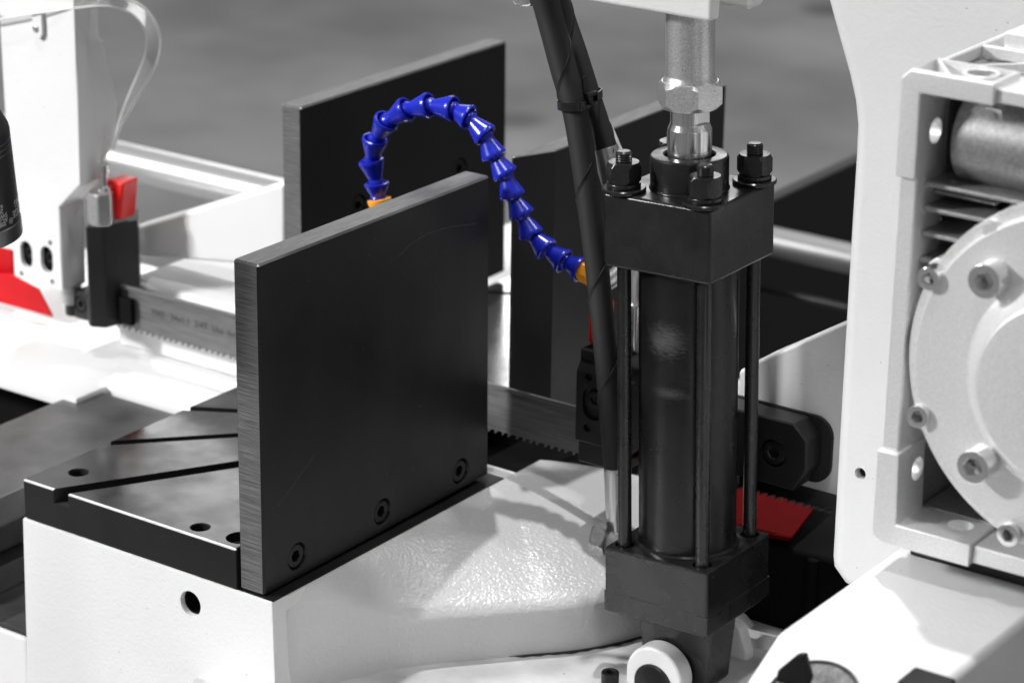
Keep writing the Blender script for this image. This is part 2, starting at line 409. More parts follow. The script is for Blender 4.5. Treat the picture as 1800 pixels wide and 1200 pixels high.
for p in me.polygons:
    if p.normal.z > .95 and p.center.z > .0255: p.material_index = 1
    elif p.normal.z > .3 and p.center.z > .0245 and p.normal.y < -.2 and p.center.y < .003: p.material_index = 2
part('slab', me, None, tb)
part('bolt', shcs(frame((-.0270, .0140, .021), (0, 0, 1)), .0072, .008, .006, .005), BLACKSTEEL, tb)

# rear table behind the blade
rt = thing('outfeed_table', 'smooth grey table behind the blade reflecting the rear jaw plate', 'table', (-.1, .45, 0))
REARM = mat('polished_table', .42, .16, .9, mottle=(14, .15), rvar=(18, .10, .26))
rts = cut(box(-.1905, -.055, .256, .60, .002, .018, .001), [hull([(x, y, z) for x, y in ((-.182, .466), (-.118, .497), (-.182, .474), (-.118, .505)) for z in (.0, .04)])])
part('table_slab', rts, REARM, rt)
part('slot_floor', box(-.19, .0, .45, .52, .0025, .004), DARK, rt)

# ------------------------------------------------------------------ jaw plates
def plate_mats(me, face, edge, top):
    me.materials.append(face); me.materials.append(edge); me.materials.append(top); me.materials.append(BARE)
    for p in me.polygons:
        n = p.normal
        if p.center.z < .19 and n.y > -.95: p.material_index = 0
        elif n.z > .6: p.material_index = 2
        elif n.y < -.8: p.material_index = 1
        elif n.y < -.3 and n.z > .3: p.material_index = 3
def jaw_bolts(parent, x, yz, r=.0079):
    me = None
    for y, z in yz:
        mw = frame((x, y, z), (1, 0, 0), (0, math.cos(y * 90), math.sin(y * 90)))
        if me is None: me = mesh('bolt', shcs(Matrix.Identity(4), .0070, .009, .0064, .005), 30)
        link('bolt', me, BLACKSTEEL, parent, mw)
def jaw(name, label, x1, x0, ys, zt, zb, bolts, face, r=.0012, front=None):
    t = thing(name, label, 'jaw plate', ((x0 + x1) / 2, ys[0] + .1, min(zb)))
    pts = [(x, y, z) for x in (x0, x1) for y, z in ((ys[0], zt[0]), (ys[1], zt[1]), (ys[2], zb[1]), (ys[3], zb[0]))]
    b = hull(pts, r, 1)
    cs = []
    for y, z in bolts:
        cs.append(lathe([(.0081, -.0095), (.0081, -.0006), (.0090, .0003), (.0090, .003)], 44, frame((x1, y, z), (1, 0, 0))))
    if cs: b = cut(b, cs)
    me = mesh('plate', b, 25); plate_mats(me, face, GROUND, GROUNDTOP)
    part('plate', me, None, t)
    jaw_bolts(t, x1 - .0012, bolts)
    return t
ja = jaw('jaw_plate', 'large black front jaw plate with three hex bolts and saw-cut left edge', 0, -.0182, (.0024, .2177, .2200, .0024), (.1993, .1995), (.0008, .0010 + .0020),
    [(.0322, .0150), (.112, .0150), (.1905, .0150)], BLACKOX)
jaw('jaw_plate', 'rear left black jaw plate with fine diagonal milling marks behind the blue hose', -.191, -.2075, (.270, .5034, .5053, .270), (.1988, .1988), (.0215, .0225),
    [(.3315, .1162), (.4485, .1154)], PLATEB)
cj = thing('jaw_plate', 'right rear black jaw plate with slanted near end, behind the hydraulic cylinder', 'jaw plate', (0, .38, .02))
cb = prism([(-.0145, .2608), (-.0125, .2600), (.0, .2880), (.0, .4940), (-.0145, .4940)], 'Z', .0185, .1993, .0007, 1)
me = mesh('plate', cb, 14); plate_mats(me, BLACKOX, BLACKOX, GROUNDTOP); part('plate', me, None, cj)

SCR = mat('fine_scratch', .10, .5)
for ptsc in (((700, 452), (722, 430), (752, 411), (792, 399), (838, 393)), ((488, 890), (512, 856), (553, 800))):
    part('scratch', tube(spline([atX(x, y, 0) for x, y in ptsc], 8), .00009, 6), SCR, ja)
# ------------------------------------------------------------------ band saw blade (teeth cut in the outline)
bl = thing('saw_blade', 'grey steel bandsaw blade with small teeth and faint printed text, passing behind the plate', 'saw blade', (0, .24, .03))
def blade():
    pts = []; x = -.335; p = .0056; zb, zt = .0222, .0552
    pts.append((x, zt)); 
    pts2 = []
    k = 0
    while x < .075:
        pp = p * (1.0, .82, 1.15, .9)[k % 4]; k += 1
        pts2 += [(x, zb), (x + pp * .12, zb + .0004), (x + pp * .30, zb + .0022), (x + pp * .55, zb + .0024)]
        x += pp
    pts2.append((x, zb)); pts2.append((x, zt))
    bm = box(-.335, .075, .23995, .24105, zb + .0024, zt)
    x = -.3349; k = 0
    while x < .070:
        pp = p * (1.0, .82, 1.15, .9)[k % 4]; k += 1
        prism([(x, zb + .0026), (x, zb), (x + pp * .14, zb + .0003), (x + pp * .34, zb + .0019), (x + pp * .6, zb + .00235), (x + pp * .6, zb + .0026)], 'Y', .23995 + .0002 * ((k % 3) - 1), .24105 + .0002 * ((k % 3) - 1), 0, bm=bm)
        x += pp
    return bm
part('band', blade(), BLADE, bl, smooth=0)
part('back_edge', box(-.334, .07, .2387, .2412, .0528, .0555, .0005), BLADE, bl)
tm = frame((-.302, .2398, .0385), (0, -1, 0), (1, 0, 0))
part('print', text_mesh('M42   34x1.1  3/4T  Use  for  Structural', .0072, tm, .00005, .92), PRINT, bl)

def twisted():
    bm = None; ex = [.10, .16, .21, .262]; fz = [atY(1330 + 120 * (x - .10) / .16, 868 + 32 * (x - .10) / .16, .228).z for x in ex]
    for (xa, xb), (za, zb_) in zip(zip(ex, ex[1:]), zip(fz, fz[1:])):
        bm = hull([(x, y, z + dz) for x, z in ((xa, za), (xb, zb_)) for y, dd in ((.2300, .0008), (.2600, .0060)) for dz in (dd, dd + .0011)], 0, bm=bm)
        x = xa
        while x < xb - .004:
            z = za + (zb_ - za) * (x - xa) / (xb - xa)
            bm = hull([(x, .2302, z + .0008), (x + .0042, .2302, z + .0008), (x, .2276, z), (x + .0008, .2276, z), (x, .2302, z + .0019), (x + .0042, .2302, z + .0019), (x, .2276, z + .0011), (x + .0008, .2276, z + .0011)], 0, bm=bm)
            x += .0052
    return bm
part('twisted_band', twisted(), BLACKSTEEL, bl, smooth=0)  # same grey blade, coloured black for the shade it runs in
# ------------------------------------------------------------------ left guide arm
la = thing('guide_post', 'white upright blade guide post with two slotted bolt holes at left', 'guide arm', (-.39, .23, .05))
y0 = .22
bracket = [(-.4163, .30), (-.3440, .30), (-.3456, .129), (-.3672, .1086), (-.3670, .0474), (-.4140, .0490)]
bar = prism(bracket, 'Y', y0, y0 + .0235, .0012, 2)
def oblong(cx, cz, w, h, ya, yb, n=10):
    pts = []
    for k in range(n + 1): a = PI * k / n; pts.append((cx + w / 2 * math.cos(a), cz + (h - w) / 2 + w / 2 * math.sin(a)))
    for k in range(n + 1): a = PI + PI * k / n; pts.append((cx + w / 2 * math.cos(a), cz - (h - w) / 2 + w / 2 * math.sin(a)))
    return prism(pts, 'Y', ya, yb)
s1 = atY(46, 447, y0); s2 = atY(82, 456, y0); hs = [atY(a, b, y0) for a, b in ((88, 427), (92, 495), (38, 480))]
bar = cut(bar, [oblong(s1.x, s1.z, .0118, .0195, .2, .236), oblong(s2.x, s2.z, .0118, .0195, .2, .236)] + [cyl((h.x, .2, h.z), (h.x, .232, h.z), .0021, 20) for h in hs])
part('column', bar, WHITE, la)
for s in (s1, s2):
    part('bolt', shcs(frame((s.x + .0012, .2222, s.z + .001), (0, -1, 0)), .0040, .004, .0040, .002), BLACKSTEEL, la)
# upper side flange seen edge-on behind the front face
sf = [atX(a, b, -.3445) for a, b in ((132, -20), (140, 40), (183, 74), (207, 182), (198, 258), (172, 300), (150, 327), (141, 327))]
part('flange', prism([(p.y, p.z) for p in sf], 'X', -.3474, -.3445, .0006, 1), WHITE2, la)
sf = [atX(a, b, -.3668) for a, b in ((104, 366), (148, 334), (151, 492), (112, 512))]
part('flange', prism([(p.y, p.z) for p in sf], 'X', -.3697, -.3668, .0006, 1), WHITE2, la)
sf = [V((-.3672, .2440, .1085)), V((-.3456, .2440, .1288))]
part('web', hull([(x, y, z + d) for x, z in ((-.3672, .1085), (-.3456, .1288)) for d in (0, .003) for y in (.2436, .2470)], .0004, 1), WHITE2, la)
for s in (s1, s2): part('slot_shade', oblong(s.x, s.z, .01195, .0197, .2232, .2358), DARK, la)  # dark plugs stand for the shade deep inside the slots
# black guide block
gb = thing('guide_block', 'black steel guide block holding the blade below the red valve', 'guide block', (-.34, .24, .03))
p = [atY(143, 545, .226), atY(195, 572, .226)]
blk = prism([(-.3450, .2225), (-.3425, .2215), (-.3325, .2265), (-.3262, .2545), (-.3440, .2750), (-.3450, .2750)], 'Z', .0262, .0990, .0008, 1)
part('block', blk, BLACKSTEEL, gb)
low = cut(prism([(-.3650, .2285), (-.3520, .2285), (-.3452, .2225), (-.3452, .27), (-.3650, .27)], 'Z', .0262, .0466, .0008, 1), [cyl((-.3585, .2, .0375), (-.3585, .231, .0375), .0060, 32)])
part('clamp_foot', low, BLACKSTEEL, gb)
b1 = atY(137, 540, .2272)
part('bolt', shcs(frame((-.3585, .2287, .0375), (0, -1, 0)), .0050, .003, .0046, .002), BLACKSTEEL, gb)
part('foot_pad', box(-.3290, -.3165, .2345, .2392, .0285, .0480, .001), DARK, gb)
st = thing('guide_stud', 'short bright turned stud under the white left guide arm', 'stud', (-.38, .235, .03))
part('collar', lathe([(.0072, 0), (.0078, .0006), (.0078, .006), (.0070, .0065), (.0070, .0075), (.0078, .008), (.0078, .0135), (.0072, .014)], 32, Matrix.Translation((-.3745, .236, .0335))), STEEL, st)
part('end_cap', lathe([(.0058, 0), (.0062, .0006), (.0062, .0075)], 28, Matrix.Translation((-.3725, .236, .0255))), BLACKSTEEL, st)
# ball valve on the block
vl = thing('coolant_valve', 'red handled coolant valve on the left black guide block', 'valve', (-.334, .25, .099))
part('body', hexprism(frame((-.3395, .2330, .0995), (0, 0, 1)), .0168, .0225, .0012), ZINC, vl)
part('stem', lathe([(.0052, 0), (.0052, .003), (.0030, .004), (.0030, .013), (.0038, .014), (.0038, .019), (.003, .020)], 24, Matrix.Translation((-.3385, .2360, .1219))), SCREW, vl)
part('neck', cyl((-.352, .243, .0992), (-.352, .243, .116), .0028, 20), STEEL, vl)
part('handle', hull([(x, y, z) for y, z, x0_, x1_ in ((.240, .1012, -.3392, -.3290), (.240, .1290, -.3402, -.3255), (.256, .1020, -.3382, -.3285), (.256, .1300, -.3392, -.3245)) for x in (x0_, x1_)], .0018, 3), RED, vl)
# red chip guard
rg = thing('chip_guard', 'red sheet metal guard below the left lamp', 'guard', (-.45, .26, .01))
part('sheet', hull([(p.x, y, p.z) for y in (.258, .2605) for p in [atY(-60, 478, .258), atY(20, 483, .258), atY(66, 508, .258), atY(92, 558, .258), atY(-60, 516, .258)]], .0008, 1), REDP, rg)
part('sheet', hull([(p.x, y, p.z) for y in (.268, .2705) for p in [atY(-60, 420, .268), atY(21, 440, .268), atY(24, 500, .268), atY(-60, 500, .268)]], .0008, 1), REDP, rg)
# clear bent plastic guard
ch = thing('clear_guard', 'clear bent plastic splash guard curving from the white post down to the red valve', 'guard', (-.35, .26, .13))
c1 = spline([atY(x, y, yy) for x, y, yy in ((-60, 20, .228), (0, 8, .228), (70, -4, .230), (150, -10, .236), (205, -6, .246), (250, 12, .258), (276, 46, .266), (282, 84, .268), (270, 124, .266), (243, 172, .260), (214, 220, .252), (199, 262, .246))], 8)
c2 = spline([atY(x, y, yy) for x, y, yy in ((-60, 44, .214), (0, 34, .214), (70, 23, .216), (150, 13, .224), (200, 13, .244), (236, 28, .268), (256, 58, .284), (256, 92, .288), (243, 128, .284), (224, 172, .272), (206, 222, .258), (196, 264, .248))], 8)
def guard():
    q = bmesh.new(); pr = None
    for a, b in zip(c1, c2):
        row = [q.verts.new(V(a).lerp(V(b), float(t)) + CF * (.0016 * math.sin(PI * t))) for t in np.linspace(0, 1, 7)]
        if pr:
            for k in range(6): q.faces.new((pr[k], row[k], row[k + 1], pr[k + 1]))
        pr = row
    g = bmesh.ops.solidify(q, geom=q.faces[:], thickness=.0012)
    return q
part('sheet', guard(), CLEAR, ch, smooth=50)
EDGE = mat('milky_edge', .82, .3, spec=.6)
part('edge', tube(c1, .0009, 10), EDGE, ch)
part('edge', tube(c2, .0006, 10), EDGE, ch)
part('hose_stub', tube([V((-.3385, .236, .139)), V((-.3378, .2365, .150)), V((-.3360, .240, .160))], .0022, 14), CLEAR, ch)
cl = thing('guard_clip', 'white guard clip with a cross head screw on the left arm', 'clip', (-.383, .218, .22))
q = atY(68, 50, .2185)
part('strap', prism([(q.x + a, q.z + b) for a, b in ((-.0045, .012), (-.0045, -.003), (-.0028, -.0062), (0, -.0072), (.0028, -.0062), (.0045, -.003), (.0045, .012))], 'Y', .2168, .2195, .0007, 2), WHITE2, cl)
part('screw', lathe([(.0026, 0), (.0026, .0006), (.0014, .0014)], 20, frame((q.x - .001, .2168, q.z), (0, -1, 0))), STEEL, cl)

# ------------------------------------------------------------------ work lamp at the left edge
wl = thing('work_lamp', 'black tubular work lamp with engraved text at the left edge', 'lamp', (-.12, -.09, .2))
lr = .0235
top_c = CP + ray(-66, 200) * 1.430; bot_c = CP + ray(-38, 415) * 1.462
ax = (bot_c - top_c).normalized(); LL = (bot_c - top_c).length
lm = frame(top_c, ax, CR)
part('body', lathe([(lr - .006, -.004), (lr - .0030, .002), (lr - .0004, .008), (lr, .0105)] + [p for z in (.0135, .0165, .0195) for p in ((lr, z), (lr - .0005, z + .0004), (lr - .0005, z + .0009), (lr, z + .0013))] + [(lr, LL - .010)], 72, lm), ANOD, wl)
part('end_ring', lathe([(lr, LL - .0098), (lr + .0004, LL - .0095), (lr + .0004, LL - .001), (lr - .001, LL)], 72, lm), STEELROUGH, wl)
part('grip', lathe([(lr - .016, -.012), (lr - .009, -.009), (lr - .0062, -.0042)], 60, lm), ANODTEX, wl)
def wrap_text(s, size, along, ang0, align='LEFT'):
    """letters engraved round the lamp: text runs along the circumference"""
    me = text_mesh(s, size, Matrix.Identity(4), .00004)
    for v in me.vertices:
        a = ang0 + v.co.x / lr; r = lr + .00006 + v.co.z
        z = along + v.co.y
        v.co = (r * math.cos(a), r * math.sin(a), z)
    me.transform(lm); return me
# text lies upside down: baseline towards the grip
def lamp_text():
    c2 = lm.inverted() @ CP; a_cam = math.atan2(c2.y, c2.x); bm = bmesh.new()
    for s, z, a, sz in (('LIGHTING', LL - .0225, 1.08, .0052), ('ROUGE', LL - .0175, .96, .0056), ('IMEP-50', LL - .0145, .22, .0034), ('\u00ae', LL - .0150, .80, .0046), ('AC/DC', LL - .0165, .33, .0034), ('5W RGB', LL - .0192, .24, .0034), ('2024', LL - .0219, .38, .0034), ('650', LL - .0246, .46, .0034)):
        me = text_mesh(s, sz, Matrix.Identity(4), .00004)
        wmax = max(v.co.x for v in me.vertices)
        for v in me.vertices:
            x = v.co.x; ang = a_cam + a_sign * (a) + (x - wmax) / lr
            r = lr + .00008 + v.co.z; zz = z + v.co.y
            v.co = (r * math.cos(ang), r * math.sin(ang), zz)
        me.transform(lm); bm.from_mesh(me); bpy.data.meshes.remove(me)
    return bm
a_sign = -1
part('engraving', lamp_text(), ENGRAVE, wl, smooth=0)

# ------------------------------------------------------------------ vise body behind rear plate, rails
vb = thing('vise_body', 'white blurred vise casting with sloping top behind the rear jaw plate', 'vise body', (-.3, .32, 0))
gy = .277
G = [atY(a, b, gy) for a, b in ((205, 408), (500, 321), (500, 470), (205, 448))]
part('web', prism([(p.x, p.z) for p in G], 'Y', gy, gy + .036, .003, 3), WHITE2, vb)
part('ledge', box(-.352, -.209, .2685, .40, .0385, .0475, .004, 3), WHITE2, vb)
part('ledge', box(-.352, -.209, .258, .42, .0005, .0375, .003, 2), WHITE2, vb)
rl = atY(350, 314, .5)
sr = cyl((-.75, .5, rl.z), (-.214, .5, rl.z), .0152, 40)
tag(part('slide_shaft', sr, mat('polished_shaft', .9, .3, .9), None), 'polished round slide shaft far behind the left guide arm', 'shaft')
# run-out roller and frame beyond right
rr = atY(1410, 436, .8)
ro = thing('runout_roller', 'blurred grey steel roller between the cylinder and the white frame', 'roller', (0, .8, rr.z))
part('drum', cyl((-.152, .8, rr.z), (.30, .8, rr.z), .0125, 32), mat('roller_steel', .24, .5, .8), ro)
part('lower_bar', cyl((-.152, .80, rr.z - .042), (.3, .80, rr.z - .042), .003, 16), BLACKSTEEL, ro)
fb = thing('roller_track', 'black steel rail of the roller track behind the white column', 'frame', (-.17, 1.2, -.2))
part('side_rail', box(-.175, -.160, .60, 2.4, -.16, .0, .003), BLACKMATT, fb)
part('tray', box(-.16, .6, .62, 2.4, -.30, -.285), mat('dark_tray', .06, .5), fb)

# ------------------------------------------------------------------ right guide block and arm
ra = thing('guide_bar', 'black chamfered guide bar bolted beside the white frame right of the cylinder', 'guide arm', (.15, .24, .05))
ab = prism([(.085, .0873), (.2130, .0873), (.2222, .0785), (.2228, .0600), (.2150, .0458), (.085, .0458)], 'Y', .225, .2425, .0009, 1)
bc = atY(1358, 797, .225)
ab = cut(ab, [cyl((bc.x, .21, bc.z), (bc.x, .2325, bc.z), .0086, 40)])
part('bar', ab, BLACKSTEEL, ra)
part('bolt', shcs(frame((bc.x, .2262, bc.z), (0, -1, 0)), .0074, .006, .0066, .004), BLACKSTEEL, ra)
def rrect(x0, x1, z0, z1, r, ya, yb):
    pts = []
    for cx, cz, a0 in ((x1 - r, z1 - r, 0), (x0 + r, z1 - r, PI / 2), (x0 + r, z0 + r, PI), (x1 - r, z0 + r, PI * 1.5)):
        for k in range(7): a = a0 + PI / 2 * k / 6; pts.append((cx + r * math.cos(a), cz + r * math.sin(a)))
    return prism(pts, 'Y', ya, yb)
part('recess_shade', rrect(.085, .2290, .0462, .0878, .012, .2427, .2452), BLACKMATT, ra)  # thin black sheet painting the shaded recess round the bar end
rb = thing('guide_block', 'black guide block with recessed bolts clamping the blade left of the hydraulic cylinder', 'guide block', (.08, .24, .03))
q0 = atY(1018, 815, .2262)
body = box(.0630, .0960, .2262, .2560, .0262, .1000, .0007, 1)
body = cut(body, [cyl((.0905, .2, .0340), (.0905, .2315, .0340), .0068, 36)])
part('block', body, BLACKSTEEL, rb)
capb = hull([(x, y, z) for x in (.0635, .0960) for y, z in ((.2215, .0420), (.2215, .0870), (.2258, .0935), (.2258, .0405))], .0006, 1)
o1 = atY(1042, 710, .2215)
capb = cut(capb, [oblong(o1.x, o1.z, .0150, .0215, .2, .2245), cyl((o1.x - .0035, .2, o1.z + .0170), (o1.x - .0035, .224, o1.z + .0170), .0026, 20), cyl((o1.x - .0038, .2, o1.z - .0165), (o1.x - .0038, .224, o1.z - .0165), .0026, 20)])
part('clamp', capb, BLACKSTEEL, rb)
part('bolt', shcs(frame((o1.x + .0005, .2225, o1.z + .0025), (0, -1, 0)), .0056, .002, .0055, .0018), BLACKSTEEL, rb)
part('bolt', shcs(frame((.0905, .2275, .0340), (0, -1, 0)), .0056, .004, .0055, .003), BLACKSTEEL, rb)
rv = thing('coolant_valve', 'valve with red handle mostly hidden behind the hose on the right guide block', 'valve', (.075, .24, .1))
vh = atY(1056, 575, .238)
part('handle', box(atY(1037, 575, .236).x, vh.x + .006, .234, .244, .1010, .1290, .0015), RED, rv)
part('body', hexprism(frame((.0905, .245, .1005), (0, 0, 1)), .016, .030, .0012), SCREW, rv)
part('stem', cyl((.0905, .245, .1300), (.0905, .245, .146), .005, 24, .0006), STEEL, rv)

# ------------------------------------------------------------------ blue segmented coolant hose
bh = thing('coolant_hose', 'blue segmented flexible coolant hose with orange nozzle arching over the jaw plate', 'hose', (.07, .245, .12))
wide = [(1018.5, 473), (989, 458), (958.6, 437), (932, 409.5), (916, 375), (900, 341), (887, 304), (867, 271), (851, 236), (822, 206), (793, 191), (751, 186), (712, 194), (678, 215), (658.6, 248), (653, 286), (662, 324.5)]
ys = np.linspace(.243, .236, len(wide)); bul = np.interp(np.arange(len(wide)), [0, 6, 10, 13, 16], [0, 0, .002, .006, 0])
WP = [atY(x, y, float(yy - b)) for (x, y), yy, b in zip(wide, ys, bul)]
segp = [(.0028, -.0125), (.0040, -.0122), (.0046, -.0108), (.0046, -.0096), (.0040, -.0084), (.0043, -.0072), (.0070, -.0006), (.0073, .0002), (.0071, .0012), (.0062, .0014), (.0054, .0006), (.0050, -.0020), (.0030, -.0026)]
seg_me = mesh('hose_segment', lathe(segp, 28), 40)
for i, p in enumerate(WP):
    if i == 0: d = p - WP[1]
    else: d = WP[i - 1] - p
    nxt = WP[i + 1] if i + 1 < len(WP) else atY(665, 352, .236)
    d2 = p - nxt; d = d2
    sc = d2.length / .0112
    link('hose_segment', seg_me, BLUE, bh, frame(p, d, (0, 0, 1)) @ Matrix.Diagonal((1.12, 1.12, sc, 1)))
p0 = WP[0]; dirb = (p0 - WP[1]).normalized()
part('threaded_base', hexprism(frame(p0 + dirb * .0012, dirb), .0118, .012, .0008), ORANGE, bh)
pn = atY(667, 352, .236); dn = (pn - WP[-1]).normalized()
part('nozzle', lathe([(.0030, 0), (.0058, -.0004), (.0076, .0000), (.0078, .0016), (.0066, .006), (.0036, .020), (.0034, .028)], 28, frame(pn - dn * .0008, dn)), ORANGE, bh)
part('base_elbow', tube(spline([p0 + dirb * .012, p0 + dirb * .02, V((.0905, .245, .158)), V((.0905, .245, .145))], 8), .0052, 18), STEEL, bh)

# ------------------------------------------------------------------ hydraulic cylinder
HO = V((.1765, .1743, -.0184)); HA = V((-.03275, -.00553, .99945)).normalized()
HM = frame(HO, HA, (1, 0, 0))
hc = thing('hydraulic_cylinder', 'black square-headed hydraulic cylinder with four tie rods and a chromed piston rod', 'cylinder', HO)
def hpart(name, bm, m, smooth=35, parent=hc, mw=None, label=None):
    return link(name, mesh(name, bm, smooth), m, parent, HM @ (mw or Matrix.Identity(4)), label)
a = .0348
base = cut(box(-a, a, -a, a, 0, .041, .0018, 2), [cyl((sx * .0262, sy * .0262, .03), (sx * .0262, sy * .0262, .06), .0056, 28) for sx in (-1, 1) for sy in (-1, 1)])
hpart('base_block', base, BLACKPAINT)
hpart('base_lip', box(-a - .00022, a + .00022, -a - .00022, a + .00022, .0012, .0135, .0004, 1), BLACKPAINT)
hpart('head_block', box(-a, a, -a, a, .2105, .2530, .0022, 3), BLACKPAINT)
BARREL = mat('scuffed_black_barrel', .006, .28, spec=.42, bump=[(300, .12, .0005)], mottle=(50, .35), speck=[(300, .14, .006, .16)], rvar=(30, .22, .36))
def scuff(m):
    nt = m.node_tree; N = nt.nodes; L = nt.links; p = N['Principled BSDF']; geo = N.new('ShaderNodeNewGeometry')
    src = p.inputs['Base Color'].links[0].from_socket; fac = None
    for c, rx, rz in ((tuple(barrel_hit(1170, 600)), .0115, .0105), (tuple(barrel_hit(1178, 692)), .011, .0035)):
        vs = N.new('ShaderNodeVectorMath'); vs.operation = 'SUBTRACT'; vs.inputs[1].default_value = c; L.new(geo.outputs['Position'], vs.inputs[0])
        dv = N.new('ShaderNodeVectorMath'); dv.operation = 'DIVIDE'; dv.inputs[1].default_value = (rx, .03, rz); L.new(vs.outputs[0], dv.inputs[0])
        le = N.new('ShaderNodeVectorMath'); le.operation = 'LENGTH'; L.new(dv.outputs[0], le.inputs[0])
        mp = N.new('ShaderNodeMapping'); mp.inputs['Scale'].default_value = (90, 90, 700); mp.inputs['Rotation'].default_value = (.0, .6, 0); L.new(geo.outputs['Position'], mp.inputs[0])
        no = N.new('ShaderNodeTexNoise'); no.inputs['Scale'].default_value = 2.2; no.inputs['Detail'].default_value = 6; no.inputs['Roughness'].default_value = .75; L.new(mp.outputs[0], no.inputs['Vector'])
        ad = N.new('ShaderNodeMath'); ad.operation = 'MULTIPLY_ADD'; ad.inputs[1].default_value = -3.4; L.new(no.outputs['Fac'], ad.inputs[0]); 
        ad.inputs[2].default_value = 1.75; sm = N.new('ShaderNodeMath'); sm.operation = 'ADD'; L.new(ad.outputs[0], sm.inputs[0]); L.new(le.outputs['Value'], sm.inputs[1])
        mr = N.new('ShaderNodeMapRange'); mr.inputs[1].default_value = 1.15; mr.inputs[2].default_value = .25; mr.inputs[3].default_value = 0; mr.inputs[4].default_value = .62 if rz > .005 else .34; L.new(sm.outputs[0], mr.inputs[0])
        mx = N.new('ShaderNodeMix'); mx.data_type = 'RGBA'; L.new(mr.outputs[0], mx.inputs[0]); L.new(src, mx.inputs[6]); mx.inputs[7].default_value = (.11, .11, .11, 1); src = mx.outputs[2]
    L.new(src, p.inputs['Base Color'])
def barrel_hit(px, py):
    d = ray(px, py).normalized(); o = HM.inverted() @ CP; d = HM.inverted().to_3x3() @ d
    A = d.x ** 2 + d.y ** 2; B = o.x * d.x + o.y * d.y; C = o.x ** 2 + o.y ** 2 - .0282 ** 2
    t = (-B - math.sqrt(B * B - A * C)) / A; return HM @ (o + d * t)
scuff(BARREL)
hpart('barrel', lathe([(.0282, .0405), (.0282, .211)], 72), BARREL)
hpart('barrel_seat', lathe([(.0302, .0405), (.0302, .0416), (.0290, .0424), (.0281, .0425)], 64, cap=False), BLACKPAINT)
rod_me = mesh('tie_rod', lathe([(.0040, .032), (.0040, .212)], 24), 35)
nut_me = mesh('nut', hexprism(Matrix.Identity(4), .0172, .0118, .0010), 30)
th = []
z = 0
while z < .0165: th += [(.0043, z), (.0047, z + .0006), (.0043, z + .0012)]; z += .0013
stud_me = mesh('stud_end', lathe(th + [(.0040, z + .0002), (.0033, z + .0008)], 28), 50)
wash_me = mesh('washer', lathe([(.0046, 0), (.0122, 0), (.0124, .0005), (.0124, .0016), (.0118, .0022), (.0046, .0022)], 40, cap=False), 40)
spr_me = mesh('spring_washer', lathe([(.0046, 0), (.0092, 0), (.0095, .0005), (.0095, .0021), (.0092, .0026), (.0046, .0026)], 40, cap=False), 40)
for i, (sx, sy) in enumerate(((-1, -1), (1, -1), (1, 1), (-1, 1))):
    tx = Matrix.Translation((sx * .0262, sy * .0262, 0))
    hz = .2532
    link('tie_rod', rod_me, BLACKPAINT, hc, HM @ tx)
    n = link('nut', nut_me, BLACKPAINT, hc, HM @ tx @ Matrix.Translation((0, 0, hz + .0048)) @ Matrix.Rotation((.35, .15, .42, .1)[i], 4, 'Z'))
    link('stud_end', stud_me, BLACKPAINT, n, HM @ tx @ Matrix.Translation((0, 0, hz + .0050)))
    link('washer', wash_me, BLACKPAINT, hc, HM @ tx @ Matrix.Translation((0, 0, hz)))
    link('spring_washer', spr_me, BLACKPAINT, hc, HM @ tx @ Matrix.Translation((0, 0, hz + .0022)))
hpart('gland', lathe([(.0140, .262), (.0140, .2712), (.0148, .2720), (.0205, .2720), (.0215, .2714), (.0219, .2702), (.0219, .2545), (.0225, .2532), (.0219, .252)], 72, cap=False), BLACKPAINT)
hpart('wiper_seal', lathe([(.0126, .2635), (.0138, .2635), (.0138, .2690), (.0130, .2696), (.0126, .2690)], 48, cap=False), BLACKMATT)
rodb = lathe([(.0123, .255), (.0123, .2742), (.0122, .2745), (.0123, .2748), (.0123, .2860), (.0121, .2866), (.0109, .2895), (.0108, .2905), (.0108, .2990)], 64)
rodb = cut(rodb, [box(-.02, -.0088, -.02, .02, .2900, .31), box(.0088, .02, -.02, .02, .2900, .31)])
link('piston_rod', mesh('piston_rod', rodb, 30), CHROME, hc, HM @ Matrix.Rotation(-.15, 4, 'Z'))
hpart('tang', hull([(x, y, z) for x, y, z in [(-.026, -.0125, 0), (.026, -.0125, 0), (.0265, .0135, 0), (-.026, .0135, 0), (-.022, -.0125, -.045), (.021, -.0125, -.045), (.021, .0135, -.045), (-.022, .0135, -.045), (-.012, -.0125, -.056), (.012, -.0125, -.056), (.012, .0135, -.056), (-.012, .0135, -.056)]], .0012), BLACKPAINT)
# coupling above the rod
cg = thing('rod_coupling', 'mottled zinc plated coupling with hex collar on top of the piston rod', 'coupling', HO + HA * .298)
cgb = link('hex_collar', mesh('hex_collar', hexprism(Matrix.Translation((0, 0, .2985)), .0318, .0150, .0013), 28), ZINC, cg, HM @ Matrix.Rotation(.28, 4, 'Z'))
hpart('sleeve', lathe([(.0152, .3125), (.0150, .3138), (.0140, .3158), (.0135, .3172), (.0135, .362)], 56), ZINC, parent=cg)
